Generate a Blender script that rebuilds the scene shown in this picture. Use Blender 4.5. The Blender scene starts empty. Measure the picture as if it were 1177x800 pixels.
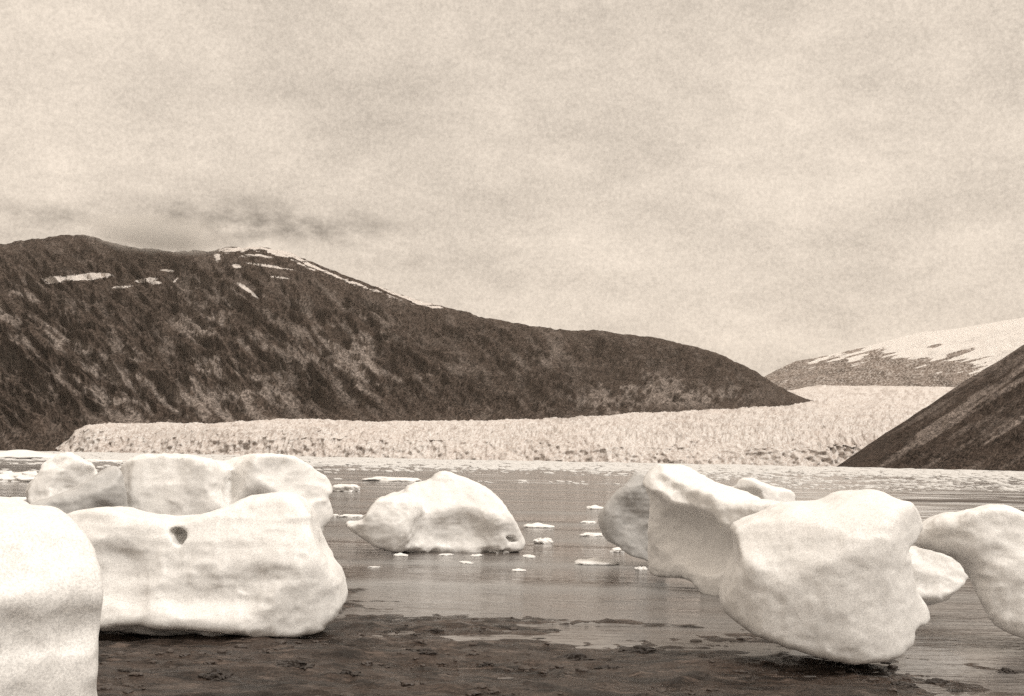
import bpy, math, random
import numpy as np
from mathutils import Matrix, Vector

random.seed(4)
RNG = np.random.default_rng(11)
S = bpy.context.scene
COL = S.collection

# ------------------------------------------------------------------ camera frame
CAM = np.array([0.0, 0.0, 2.0]); FPX = 1262.0
PIT = math.atan(128.5 / FPX); ROL = math.atan(23.0 / 1177.0)
_F = np.array([0, math.cos(PIT), math.sin(PIT)])
_R0 = np.array([1.0, 0, 0]); _U0 = np.array([0, -math.sin(PIT), math.cos(PIT)])
_R = _R0 * math.cos(ROL) + _U0 * math.sin(ROL)
_U = -_R0 * math.sin(ROL) + _U0 * math.cos(ROL)

def ray(px, py):
    px = np.asarray(px, float)[..., None]; py = np.asarray(py, float)[..., None]
    return _F + (px - 588.5) / FPX * _R + (400.0 - py) / FPX * _U
def at_depth(px, py, Y):                 # point on the sight line whose world y is Y
    d = ray(px, py)
    return CAM + d * (np.asarray(Y, float) / d[..., 1])[..., None]
def ground(px, py, z=0.0):
    d = ray(px, py)
    return CAM + d * ((z - CAM[2]) / d[..., 2])[..., None]
def pix(P):                              # world -> photograph coordinates
    v = P - CAM
    w = v @ _F
    return 588.5 + FPX * (v @ _R) / w, 400.0 - FPX * (v @ _U) / w
def horizon(px): return 517.0 + 23.0 * np.asarray(px, float) / 1177.0

# ------------------------------------------------------------------ noise
def _hash(ix, iy, iz, seed):
    h = (ix.astype(np.int64) * 374761393 + iy.astype(np.int64) * 668265263 + iz.astype(np.int64) * 1274126177 + seed * 974634777) & 0xFFFFFFFF
    h = ((h ^ (h >> 13)) * 1274126177) & 0xFFFFFFFF
    h = ((h ^ (h >> 16)) * 2246822519) & 0xFFFFFFFF
    h = h ^ (h >> 15)
    return (h & 0xFFFFFF) / float(0xFFFFFF)
def vn(x, y, z, seed=0):                 # value noise, -1..1
    x, y, z = np.broadcast_arrays(np.asarray(x, float), np.asarray(y, float), np.asarray(z, float))
    xi, yi, zi = np.floor(x), np.floor(y), np.floor(z)
    fx, fy, fz = x - xi, y - yi, z - zi
    q = lambda t: t * t * t * (t * (t * 6 - 15) + 10)
    fx, fy, fz = q(fx), q(fy), q(fz)
    r = 0
    for dx in (0, 1):
        for dy in (0, 1):
            for dz in (0, 1):
                w = (fx if dx else 1 - fx) * (fy if dy else 1 - fy) * (fz if dz else 1 - fz)
                r = r + w * _hash(xi + dx, yi + dy, zi + dz, seed)
    return r * 2 - 1
def fbm(x, y, z, seed=0, octs=4, gain=0.5):
    a, r, n = 1.0, 0, 0
    for o in range(octs):
        k = 2.03 ** o
        r = r + a * vn(np.asarray(x) * k + 7.3 * o, np.asarray(y) * k - 3.1 * o, np.asarray(z) * k + 1.7 * o, seed + o); n += a; a *= gain
    return r / n
def ridged(x, y, z, seed=0, octs=3):
    a, r, n = 1.0, 0, 0
    for o in range(octs):
        k = 2.1 ** o
        r = r + a * (1 - 2 * np.abs(vn(np.asarray(x) * k + 5 * o, np.asarray(y) * k, np.asarray(z) * k, seed + o))); n += a; a *= 0.5
    return r / n
def sstep(a, b, x):
    t = np.clip((x - a) / (b - a), 0, 1); return t * t * (3 - 2 * t)

# ------------------------------------------------------------------ object helpers
def tag(o, label=None, cat=None, group=None, kind=None):
    if label: o['label'] = label
    if cat: o['category'] = cat
    if group: o['group'] = group
    if kind: o['kind'] = kind
    return o
def mesh_from(name, verts, faces, mat, smooth=True, loc=None):
    me = bpy.data.meshes.new(name)
    verts = np.asarray(verts, np.float32); faces = np.asarray(faces, np.int32)
    nv, nf, k = len(verts), len(faces), faces.shape[1]
    me.vertices.add(nv); me.vertices.foreach_set('co', verts.ravel())
    me.loops.add(nf * k); me.loops.foreach_set('vertex_index', faces.ravel())
    me.polygons.add(nf)
    me.polygons.foreach_set('loop_start', np.arange(0, nf * k, k, dtype=np.int32))
    me.polygons.foreach_set('loop_total', np.full(nf, k, np.int32))
    me.update(calc_edges=True); me.validate()
    me.polygons.foreach_set('use_smooth', np.full(len(me.polygons), smooth, bool))
    me.materials.append(mat)
    o = bpy.data.objects.new(name, me); COL.objects.link(o)
    if loc is not None: o.location = loc
    return o
def attr(o, name, vals):
    a = o.data.attributes.new(name, 'FLOAT', 'POINT')
    a.data.foreach_set('value', np.asarray(vals, np.float32).ravel())
def grid_faces(nr, nc):
    i = np.arange(nr * nc).reshape(nr, nc)
    return np.stack([i[:-1, :-1], i[:-1, 1:], i[1:, 1:], i[1:, :-1]], -1).reshape(-1, 4)

# ------------------------------------------------------------------ materials
class NT:
    def __init__(s, name):
        s.m = bpy.data.materials.new(name); s.m.use_nodes = True
        s.t = s.m.node_tree; s.p = s.t.nodes['Principled BSDF']
    def n(s, typ, **kw):
        x = s.t.nodes.new(typ)
        for k, v in kw.items(): setattr(x, k, v)
        return x
    def l(s, a, b): s.t.links.new(a, b)
    def set(s, node, **kw):
        for k, v in kw.items(): node.inputs[k.replace('_', ' ')].default_value = v
        return node
    def noise(s, vec, scale, detail=4, rough=0.55, dist=0.0):
        x = s.n('ShaderNodeTexNoise'); s.set(x, Scale=scale, Detail=detail, Roughness=rough, Distortion=dist)
        if vec is not None: s.l(vec, x.inputs['Vector'])
        return x.outputs['Fac']
    def mapping(s, vec, scale=(1, 1, 1), rot=(0, 0, 0)):
        x = s.n('ShaderNodeMapping'); x.inputs['Scale'].default_value = scale; x.inputs['Rotation'].default_value = rot
        s.l(vec, x.inputs['Vector']); return x.outputs[0]
    def ramp(s, fac, stops, interp='LINEAR'):
        x = s.n('ShaderNodeValToRGB'); e = x.color_ramp; e.interpolation = interp
        while len(e.elements) < len(stops): e.elements.new(0.5)
        for el, (p, c) in zip(e.elements, stops):
            el.position = p; el.color = (c, c, c, 1) if not isinstance(c, tuple) else (*c, 1)
        s.l(fac, x.inputs[0]); return x.outputs[0]
    def mix(s, fac, a, b, blend='MIX'):
        x = s.n('ShaderNodeMix', data_type='RGBA', blend_type=blend)
        for inp, v in ((x.inputs[0], fac), (x.inputs[6], a), (x.inputs[7], b)):
            if hasattr(v, 'is_linked'): s.l(v, inp)
            elif isinstance(v, tuple): inp.default_value = (*v, 1)
            else: inp.default_value = v
        return x.outputs[2]
    def math(s, op, a, b=0.0):
        x = s.n('ShaderNodeMath', operation=op)
        for inp, v in zip(x.inputs, (a, b)):
            if hasattr(v, 'is_linked'): s.l(v, inp)
            else: inp.default_value = v
        return x.outputs[0]
    def bump(s, h, strength, dist, prev=None):
        x = s.n('ShaderNodeBump'); s.set(x, Strength=strength, Distance=dist); s.l(h, x.inputs['Height'])
        if prev is not None: s.l(prev, x.inputs['Normal'])
        return x.outputs[0]
    def pos(s): return s.n('ShaderNodeNewGeometry').outputs['Position']
    def obj(s): return s.n('ShaderNodeTexCoord').outputs['Object']
    def at(s, name): return s.n('ShaderNodeAttribute', attribute_name=name).outputs['Fac']

# sepia-toned plate: every real colour is a brown grey of its own lightness
def tone(v):
    t = v ** 0.5
    return (v * (1.04 + 0.10 * (1 - t)), v * (1.0 - 0.27 * (1 - t)), v * (0.96 - 0.44 * (1 - t)))
def pale(v): return (v * 1.0, v * .985, v * .965)

def ice_material(name, base=0.91, dirt=0.0):
    m = NT(name); v = m.pos()
    big = m.noise(v, 1.6, 5, 0.6); mid = m.noise(v, 9, 5, 0.65); fine = m.noise(v, 75, 4, 0.8)
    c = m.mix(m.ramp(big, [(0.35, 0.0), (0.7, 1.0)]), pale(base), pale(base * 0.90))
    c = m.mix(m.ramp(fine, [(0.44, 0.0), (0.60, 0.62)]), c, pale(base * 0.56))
    c = m.mix(m.ramp(m.noise(v, 34, 3, 0.8), [(0.45, 0.0), (0.64, 0.34)]), c, pale(base * 0.62))
    c = m.mix(m.ramp(m.noise(v, 26, 5, 0.75), [(0.64, 0.0), (0.76, 0.40)]), c, tone(0.30))
    if dirt: c = m.mix(m.ramp(m.noise(v, 14, 6, 0.7), [(0.58, 0.0), (0.72, dirt)]), c, tone(0.25))
    m.l(c, m.p.inputs['Base Color'])
    m.l(m.ramp(mid, [(0.35, 0.30), (0.65, 0.6)]), m.p.inputs['Roughness']); m.p.inputs['Specular IOR Level'].default_value = 0.35
    m.p.inputs['Subsurface Weight'].default_value = 0.5
    m.p.inputs['Subsurface Radius'].default_value = (0.10, 0.10, 0.10); m.p.inputs['Subsurface Scale'].default_value = 1.2
    vo = m.n('ShaderNodeTexVoronoi', feature='SMOOTH_F1'); m.set(vo, Scale=9.0, Smoothness=0.35); m.l(v, vo.inputs['Vector'])
    b = m.bump(vo.outputs['Distance'], 0.10, 0.03)
    b = m.bump(mid, 0.14, 0.02, b); b = m.bump(fine, 0.5, 0.006, b)
    m.l(b, m.p.inputs['Normal'])
    return m.m
ICE = ice_material('ice')
ICE_SHADED = ice_material('shaded_ice', 0.55)  # darker copy of the ice with shade put into its colour
FLOE = ice_material('floe_ice', 0.88)
BRASH = ice_material('brash_ice', 0.66)

def mountain_material(name, dark, rockv, scale, snowv=0.85, brk=1.6):
    m = NT(name); v = m.pos()
    gr = m.noise(m.mapping(v, (1, .35, 1)), 0.13 * scale, 4, 0.85); cl = m.noise(v, 0.012 * scale, 6, 0.65)
    c = m.mix(m.ramp(cl, [(0.38, 0.0), (0.62, 1.0)]), tone(dark * .55), tone(dark * 2.1))  # darker clumps paint deeper shadows into the slope colour
    c = m.mix(m.ramp(gr, [(0.47, 0.0), (0.57, 0.75)]), c, tone(dark * 5))
    rk = m.math('MULTIPLY', m.at('rock'), m.ramp(gr, [(0.38, 0.15), (0.62, 1.0)]))
    c = m.mix(m.math('MULTIPLY', m.ramp(m.at('speck'), [(0.55, 0.0), (1.0, 1.0)]), 0.55), c, tone(dark * 9))
    c = m.mix(m.math('MULTIPLY', m.ramp(m.at('speck'), [(0.0, 1.0), (0.4, 0.0)]), 0.7), c, tone(dark * .3))
    c = m.mix(m.math('MULTIPLY', rk, m.ramp(m.at('speck'), [(0.1, 0.45), (0.7, 1.0)])), c, tone(rockv))
    sn = m.math('ADD', m.at('snow'), m.math('MULTIPLY', m.math('SUBTRACT', gr, 0.5), brk))
    c = m.mix(m.ramp(sn, [(0.45, 0.0), (0.55, 1.0)]), c, tone(snowv))
    m.l(c, m.p.inputs['Base Color']); m.set(m.p, Roughness=0.95); m.p.inputs['Specular IOR Level'].default_value = 0.1
    m.l(m.bump(gr, 0.9, 22 / scale), m.p.inputs['Normal'])
    return m.m
M_HILL = mountain_material('scrub_and_rock', 0.024, 0.50, 1.0, 0.8, 1.2)
M_SLOPE = mountain_material('dark_scree', 0.020, 0.42, 1.6)
M_FAR = mountain_material('far_rock_and_snow', 0.11, 0.24, 0.5, 0.95, 0.35)  # paler rock colour carries some of the distance haze

def glacier_material():
    m = NT('glacier_ice'); v = m.pos()
    gr = m.noise(v, 0.24, 6, 0.8); cl = m.noise(v, 0.008, 5, 0.6)
    c = m.mix(m.ramp(gr, [(0.40, 0.0), (0.66, 1.0)]), pale(0.72), tone(0.46))
    c = m.mix(m.ramp(cl, [(0.45, 0.0), (0.75, 0.5)]), c, tone(0.5))
    c = m.mix(m.ramp(m.at('speck'), [(0.45, 0.0), (1.0, 0.75)]), c, tone(0.28))
    c = m.mix(m.math('MULTIPLY', m.at('crevasse_shade'), m.ramp(gr, [(0.42, 0.2), (0.6, 1.0)])), c, tone(0.20))  # dark of the crevasses painted into the ice colour
    m.l(c, m.p.inputs['Base Color']); m.set(m.p, Roughness=0.7); m.p.inputs['Specular IOR Level'].default_value = 0.15
    m.l(m.bump(gr, 0.5, 5.0), m.p.inputs['Normal'])
    return m.m
M_GLACIER = glacier_material()

def water_material():
    m = NT('silty_water'); v = m.pos()
    s1 = m.noise(m.mapping(v, (0.25, 1.6, 1)), 1.0, 4, 0.6)
    s2 = m.noise(m.mapping(v, (2.2, 7.0, 1)), 1.0, 3, 0.6)
    s3 = m.noise(m.mapping(v, (0.02, 0.22, 1)), 1.0, 5, 0.6)
    c = m.mix(m.ramp(s3, [(0.4, 0.0), (0.65, 1.0)]), tone(0.055), pale(0.24))
    m.l(c, m.p.inputs['Base Color'])
    m.l(m.ramp(s3, [(0.38, 0.04), (0.64, 0.20)]), m.p.inputs['Roughness'])
    m.p.inputs['IOR'].default_value = 1.33
    lane = m.ramp(m.noise(m.mapping(v, (0.06, 0.45, 1)), 1.0, 4, 0.6), [(0.42, 0.25), (0.60, 1.5)])
    b1 = m.n('ShaderNodeBump'); m.set(b1, Distance=0.12); m.l(m.math('MULTIPLY', lane, 0.55), b1.inputs['Strength']); m.l(s1, b1.inputs['Height'])
    b2 = m.n('ShaderNodeBump'); m.set(b2, Distance=0.04); m.l(m.math('MULTIPLY', lane, 0.6), b2.inputs['Strength']); m.l(s2, b2.inputs['Height']); m.l(b1.outputs[0], b2.inputs['Normal'])
    b = b2.outputs[0]
    m.l(b, m.p.inputs['Normal'])
    return m.m
M_WATER = water_material()

def beach_material():
    m = NT('wet_mud'); v = m.pos()
    st = m.noise(m.mapping(v, (0.9, 2.6, 1)), 1.0, 6, 0.65)
    gr = m.noise(v, 38, 4, 0.75); md = m.noise(m.mapping(v, (2.2, 8, 3)), 1.0, 7, 0.75)
    c = m.mix(m.ramp(st, [(0.35, 0.0), (0.65, 1.0)]), tone(0.014), tone(0.060))
    c = m.mix(m.ramp(gr, [(0.48, 0.0), (0.70, 0.7)]), c, tone(0.12))  # pale speckle paints bright wet glints into the mud
    c = m.mix(m.ramp(md, [(0.53, 0.0), (0.62, 0.9)]), c, tone(0.012))
    s2 = m.noise(m.mapping(v, (0.8, 2.6, 1), (0, 0, .12)), 1.0, 9, 0.72)
    c = m.mix(m.ramp(s2, [(0.50, 0.0), (0.57, 0.9)]), c, tone(0.010))
    s3 = m.noise(m.mapping(v, (1.3, 3.4, 1), (0, 0, -.1)), 1.7, 9, 0.75)
    c = m.mix(m.ramp(s3, [(0.54, 0.0), (0.62, 0.7)]), c, tone(0.15))
    m.l(c, m.p.inputs['Base Color']); m.p.inputs['Specular IOR Level'].default_value = 0.22
    z = m.n('ShaderNodeSeparateXYZ'); m.l(v, z.inputs[0])
    wet = m.math('ADD', z.outputs['Z'], m.math('MULTIPLY', m.math('SUBTRACT', st, 0.5), 0.10))
    m.l(m.ramp(m.math('ADD', m.math('MULTIPLY', wet, 4.0), 0.4), [(0.46, 0.12), (0.95, 0.58)]), m.p.inputs['Roughness'])
    b = m.bump(s2, 0.8, 0.12); b = m.bump(md, 0.9, 0.06, b); b = m.bump(gr, 0.7, 0.008, b)
    m.l(b, m.p.inputs['Normal'])
    return m.m
M_BEACH = beach_material()

def plain(name, v, rough=0.7, sc=20, var=0.5):
    m = NT(name); n = m.noise(m.obj(), sc, 5, 0.7)
    m.l(m.mix(m.ramp(n, [(0.35, 0.0), (0.7, 1.0)]), tone(v * (1 - var * .6)), tone(v * (1 + var))), m.p.inputs['Base Color'])
    m.set(m.p, Roughness=rough); m.l(m.bump(n, 0.6, 0.02), m.p.inputs['Normal'])
    return m.m
M_STONE = plain('wet_stone', 0.035, 0.45)
M_WEED = plain('black_seaweed', 0.018, 0.5, 40)

# ------------------------------------------------------------------ implicit ice bodies
def poly_sdf(pts, X, Y):
    """signed distance to a closed 2D outline, negative inside"""
    P = np.asarray(pts, float); d = np.full(X.shape, 1e9); s = np.zeros(X.shape, bool)
    for a, b in zip(P, np.roll(P, -1, 0)):
        e = b - a; wx, wy = X - a[0], Y - a[1]
        t = np.clip((wx * e[0] + wy * e[1]) / max(e @ e, 1e-12), 0, 1)
        d = np.minimum(d, (wx - e[0] * t) ** 2 + (wy - e[1] * t) ** 2)
        if abs(e[1]) > 1e-12:
            c = ((a[1] > Y) != (b[1] > Y)) & (X < e[0] * (Y - a[1]) / e[1] + a[0])
            s ^= c
    d = np.sqrt(d)
    return np.where(s, -d, d)
def round_outline(pts, n=2):
    P = np.asarray(pts, float)
    for _ in range(n):
        Q = np.roll(P, -1, 0)
        P = np.stack([P * 0.75 + Q * 0.25, P * 0.25 + Q * 0.75], 1).reshape(-1, 2)
    return P
def smax(a, b, k):
    h = np.clip(0.5 + 0.5 * (a - b) / k, 0, 1)
    return b + (a - b) * h + k * h * (1 - h)
def smin(a, b, k): return -smax(-a, -b, k)
def surface_nets(V, org, h):
    ins = V < 0
    nx, ny, nz = V.shape
    acc = np.zeros((nx - 1, ny - 1, nz - 1, 3)); cnt = np.zeros((nx - 1, ny - 1, nz - 1))
    idx = np.stack(np.meshgrid(*[np.arange(n - 1) for n in V.shape], indexing='ij'), -1).astype(float)
    cor = [(i, j, k) for i in (0, 1) for j in (0, 1) for k in (0, 1)]
    sl = lambda c: V[c[0]:nx - 1 + c[0], c[1]:ny - 1 + c[1], c[2]:nz - 1 + c[2]]
    for a in cor:
        for ax in range(3):
            if a[ax]: continue
            b = list(a); b[ax] = 1
            va, vb = sl(a), sl(b); m = (va < 0) != (vb < 0)
            t = np.where(m, va / np.where(m, va - vb, 1), 0)
            for q in range(3):
                acc[..., q] += np.where(m, a[q] + (t if q == ax else 0), 0)
            cnt += m
    act = cnt > 0
    vid = np.full(cnt.shape, -1, np.int64); vid[act] = np.arange(act.sum())
    P = (acc[act] / cnt[act][:, None] + idx[act]) * h + org
    F = []
    def quads(m, ax, ids):
        q = np.stack(ids, -1)[m[0]]
        f = m[1][m[0]]
        q[f] = q[f][:, ::-1]
        F.append(q)
    x, y, z = slice(1, nx - 1), slice(1, ny - 1), slice(1, nz - 1)
    a, b = ins[:-1, 1:-1, 1:-1], ins[1:, 1:-1, 1:-1]
    quads((a != b, b & ~a), 0, [vid[:, :-1, :-1], vid[:, 1:, :-1], vid[:, 1:, 1:], vid[:, :-1, 1:]])
    a, b = ins[1:-1, :-1, 1:-1], ins[1:-1, 1:, 1:-1]
    quads((a != b, a & ~b), 1, [vid[:-1, :, :-1], vid[1:, :, :-1], vid[1:, :, 1:], vid[:-1, :, 1:]])
    a, b = ins[1:-1, 1:-1, :-1], ins[1:-1, 1:-1, 1:]
    quads((a != b, b & ~a), 2, [vid[:-1, :-1, :], vid[1:, :-1, :], vid[1:, 1:, :], vid[:-1, 1:, :]])
    F = np.concatenate(F); F = F[(F >= 0).all(1)]
    return P, F

def berg(name, outline, D, label, h=0.021, depth=1.2, plan=None, side=None, k=0.22, noise=0.05, nscale=0.45, rough=0.018, rot=0.0, facets=2, scoops=4, ysh=0.0, padf=0.0,
         edit=None, mat=None, cat='iceberg', group='stranded icebergs on the tide flat', rnd=1, seed=0):
    """outline: photograph points of the body's silhouette; D metres to its middle plane; depth its thickness away from us.
    plan: outline seen from above as fractions (x 0..1 of width, y -0.5..0.5 of depth). side: (y frac, z m) profile."""
    out = np.asarray(outline, float)
    cx = (out[:, 0].min() + out[:, 0].max()) / 2
    d = ray(cx, 400.0); az = math.atan2(d[0], d[1])
    O = np.array([math.sin(az) * D, math.cos(az) * D, 0.0])
    az += math.radians(rot)
    nrm = np.array([math.sin(az), math.cos(az), 0.0]); ex = np.array([math.cos(az), -math.sin(az), 0.0])
    dr = ray(out[:, 0], out[:, 1]); t = (O @ nrm) / (dr @ nrm)
    W = CAM + dr * t[:, None] - O
    L = np.stack([W @ ex, W[:, 2]], 1)
    L2 = round_outline(L, rnd)
    x0, x1 = L[:, 0].min(), L[:, 0].max(); z0, z1 = L[:, 1].min(), L[:, 1].max()
    pad = 0.15 + noise
    gx = np.arange(x0 - pad, x1 + pad, h); gy = np.arange(-depth * .5 - pad - padf + ysh, depth * .5 + pad + ysh, h); gz = np.arange(z0 - pad, z1 + pad, h)
    X, Y, Z = np.meshgrid(gx, gy, gz, indexing='ij')
    f2 = poly_sdf(L2, *np.meshgrid(gx, gz, indexing='ij'))[:, None, :]
    if plan is None: plan = [(0, -.12), (.14, -.42), (.45, -.5), (.8, -.4), (1, -.1), (.97, .25), (.7, .5), (.25, .46), (.03, .25)]
    pl = round_outline([(x0 - .22 + p * (x1 - x0 + .44), q * depth + ysh) for p, q in plan], 2)
    fp = poly_sdf(pl, *np.meshgrid(gx, gy, indexing='ij'))[:, :, None]
    V = smax(np.broadcast_to(f2, X.shape), np.broadcast_to(fp, X.shape), k)
    if side is not None:
        sp = round_outline([(a * depth, b) for a, b in side], 2)
        fs = poly_sdf(sp, *np.meshgrid(gy, gz, indexing='ij'))[None, :, :]
        V = smax(V, np.broadcast_to(fs, X.shape), k)
    if edit: V = edit(V, X, Y, Z, dict(x0=x0, x1=x1, z0=z0, z1=z1, w=x1 - x0, f2=f2, px=lambda p, q: _loc(p, q, D, nrm, ex, O)))
    rr = np.random.default_rng(900 + seed)
    cand = np.argwhere(f2[:, 0, :] < -0.22)
    wrp = [0.16 * fbm(X / .8, Y / .8, Z / .8, seed * 7 + 60 + q, 2) for q in range(3)]
    X_, Y_, Z_ = X + wrp[0], Y + .6 * wrp[1], Z + wrp[2]
    for q in range(scoops):                       # melt scoops: shallow hollows with crisp rims
        i_, k_ = cand[rr.integers(len(cand))]; col = np.argwhere(V[i_, :, k_] < 0)
        if not len(col): continue
        R_ = rr.uniform(.35, .95); pen = rr.uniform(.05, .11)
        c = (gx[i_], gy[col[0, 0]] - R_ + pen, gz[k_] + .1 * R_)
        V = smax(V, -ell(X_, Y_, Z_, c, (R_ * rr.uniform(.8, 1.6), R_, R_ * rr.uniform(.6, 1.1))), .05)
    ins = np.argwhere(V < 0)[::17]; PI_ = np.stack([gx[ins[:, 0]], gy[ins[:, 1]], gz[ins[:, 2]]], 1)
    for q in range(facets):                       # broken flat faces
        n_ = np.array([rr.uniform(-.75, .75), -1.0, rr.uniform(-.15, .9)]); n_ /= np.linalg.norm(n_)
        dm = (PI_ @ n_).max() - rr.uniform(.08, .22)
        V = smax(V, X_ * n_[0] + Y_ * n_[1] + Z_ * n_[2] - dm, .04)
    far = np.abs(V) < 0.35
    xs, ys, zs = X[far], Y[far], Z[far]
    nz_ = noise * fbm(xs / nscale, ys / nscale, zs / nscale, seed + 3, 3) - rough * ridged(xs / .30, ys / .30, zs / .24, seed + 9, 2) - .004 * ridged(xs / .11, ys / .11, zs / .085, seed + 29, 2) + .005 * fbm(xs / .06, ys / .06, zs / .06, seed + 19, 2)
    V = V.copy(); V[far] += nz_
    P, F = surface_nets(V, np.array([gx[0], gy[0], gz[0]]), h)
    R = np.stack([ex, nrm, [0, 0, 1]], 0)
    o = mesh_from(name, P @ R, F, mat or ICE, True, O)
    return tag(o, label, cat, group)
def _loc(p, q, D, nrm, ex, O):
    d = ray(p, q); W = CAM + d * ((O @ nrm) / (d @ nrm)) - O
    return float(W @ ex), float(W[2])
def plane_cut(V, X, Y, Z, pt, n, k):
    n = np.array(n, float); n /= np.linalg.norm(n)
    return smax(V, (X - pt[0]) * n[0] + (Y - pt[1]) * n[1] + (Z - pt[2]) * n[2], k)
def ell(X, Y, Z, c, r):
    q = np.sqrt(((X - c[0]) / r[0]) ** 2 + ((Y - c[1]) / r[1]) ** 2 + ((Z - c[2]) / r[2]) ** 2)
    return (q - 1) * min(r)

# near corner block, cut by the frame
def e_corner(V, X, Y, Z, i):
    x, z = i['px'](60, 600)
    V = plane_cut(V, X, Y, Z, (x, -.70, z), (0.1, -1, 1.6), .25)
    x, z = i['px'](20, 706); V = smax(V, -ell(X, Y, Z, (x, -.90, z), (.5, .17, .10)), .12)
    return V
berg('iceberg', [(-230, 600), (-120, 585), (-30, 583), (30, 582), (52, 584), (64, 590), (69, 602), (68, 650), (69, 690), (66, 720), (66, 780), (68, 830), (62, 920), (-200, 920)],
     6.6, 'tall pale ice block filling the bottom left corner of the view', h=.022, depth=1.5, noise=.035, nscale=.6, k=.14, rot=-12, scoops=0, facets=1, edit=e_corner, seed=1,
     plan=[(0, -.3), (.2, -.48), (.6, -.5), (.97, -.46), (1, -.2), (.97, .4), (.7, .5), (.2, .5), (0, .2)])

# big front-left berg with the small round hole
def e_front(V, X, Y, Z, i):
    x, z = i['px'](216, 615)
    xa, za = i['px'](150, 640)
    V = smax(V, -ell(X, Y, Z, (xa, -1.35, za), (1.2, .75, .45)), .25)
    V = smax(V, -ell(X, Y, Z, (x + .01, -.52, z), (.085, .26, .095)), .025)
    V = smax(V, -ell(X, Y, Z, (x - .05, -.52, z + .06), (.07, .24, .05)), .03)
    xb, zb = i['px'](240, 722)
    V = smax(V, -ell(X, Y, Z, (xb - .3, -.95, zb - .02), (1.2, .42, .16)), .08)
    return V
berg('iceberg', [(60, 600), (97, 588), (128, 586), (165, 595), (205, 596), (240, 590), (262, 583), (282, 571), (304, 569), (328, 566), (346, 572), (358, 590), (364, 612), (373, 634), (388, 654), (395, 672), (400, 688), (392, 697), (389, 706), (378, 712), (374, 720), (338, 725), (300, 719), (272, 717), (235, 722), (190, 722), (150, 720), (104, 706), (70, 700)],
     12.9, 'broad whale-backed iceberg with a small round hole below its crest', depth=1.7, noise=.04, nscale=.6, k=.12, rot=12, scoops=4, facets=2, edit=e_front, seed=2,
     side=[(-.5, -.1), (-.5, .25), (-.42, .7), (-.25, 1.2), (-.1, 1.7), (.2, 1.7), (.5, 1.0), (.5, -.1)])

# twin-domed berg behind it
def e_twin(V, X, Y, Z, i):
    x, z = i['px'](272, 560)
    V = smax(V, -ell(X, Y, Z, (x - .1, -.95, z + .25), (.18, .62, .6)), .25)
    x, z = i['px'](160, 570)
    V = plane_cut(V, X, Y, Z, (x - .02, -.9, z), (-1, -.5, .1), .06)
    x, z = i['px'](380, 566)
    V = smax(V, -ell(X, Y, Z, (x + .05, -.2, z - .03), (.20, 1.0, .045)), .05)
    return V
berg('iceberg', [(136, 560), (140, 538), (150, 527), (175, 523), (215, 524), (240, 528), (262, 531), (272, 526), (300, 523), (330, 525), (352, 534), (362, 541), (376, 548), (381, 560), (379, 567), (372, 570), (381, 580), (380, 596), (366, 606), (366, 640), (300, 660), (160, 660), (138, 620)],
     17.5, 'twin-domed iceberg rising behind the holed iceberg', depth=2.2, noise=.07, nscale=.6, k=.15, edit=e_twin, scoops=2, facets=2, seed=3)
# grey slanting slab at its left, its shade put into the ice colour
berg('iceberg', [(8, 588), (40, 577), (75, 566), (108, 550), (128, 537), (137, 538), (143, 560), (147, 592), (147, 640), (60, 640), (10, 600)],
     16.4, 'shaded grey wedge of ice sloping up to the twin-domed iceberg', depth=.8, noise=.03, k=.12, mat=ICE_SHADED, seed=4)
berg('iceberg', [(30, 568), (38, 552), (46, 546), (50, 534), (60, 528), (72, 522), (88, 524), (96, 530), (106, 534), (114, 546), (124, 554), (126, 570), (118, 592), (40, 592)],
     21.0, 'small white iceberg at far left behind the grey wedge', depth=1.5, noise=.06, nscale=.35, k=.12, seed=5)

# middle berg
def e_mid(V, X, Y, Z, i):
    x, z = i['px'](492, 590)
    x2, z2 = i['px'](448, 596)
    lump = ell(X + .12 * fbm(X / .5, Y / .5, Z / .5, 5, 2), Y, Z + .25 * X - .1, (x2 - .02, -.95, z2 - .42), (.92, .66, .86))
    lump = smax(lump, -(Z - 0.0) - .2, .05)
    V = smax(smin(V, lump, .035), np.broadcast_to(i['f2'], V.shape), .08)
    xs_, zs_ = i['px'](522, 606)
    V = smax(V, -ell(X, Y, Z, (xs_ + .1, -1.25, zs_ - .1), (1.0, .72, .75)), .18)
    x3, z3 = i['px'](584, 618)
    V = smax(V, -ell(X + .05 * vn(X / .12, Y / .12, Z / .12, 8), Y, Z + .05 * vn(X / .1, Y / .1, Z / .1, 9) + .3 * (X - x3), (x3 - .02, -.66, z3 + .03), (.16, .24, .055)), .05)
    V = smax(V, -ell(X, Y, Z - .4 * (X - x3), (x3 - .24, -.85, z3 - .22), (.20, .22, .05)), .04)
    x4, z4 = i['px'](540, 632)
    V = smax(V, -ell(X, Y, Z, (x4 - .3, -1.1, z4), (1.1, .5, .16)), .08)
    return V
berg('iceberg', [(396, 601), (414, 598), (424, 594), (430, 578), (444, 569), (462, 566), (470, 557), (494, 553), (503, 543), (516, 541), (540, 549), (560, 558), (575, 572), (586, 592), (600, 612), (605, 628), (590, 634), (560, 636), (500, 634), (450, 630), (425, 617), (410, 606)],
     24.6, 'lone humped iceberg afloat in the middle of the water', h=.028, depth=2.3, noise=.07, nscale=.7, k=.12, edit=e_mid, scoops=0, facets=0, padf=.75, seed=6,
     side=[(-.5, -.5), (-.5, .3), (-.3, .9), (-.12, 1.5), (.05, 2.0), (.3, 1.6), (.5, .8), (.5, -.5)])

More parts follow.
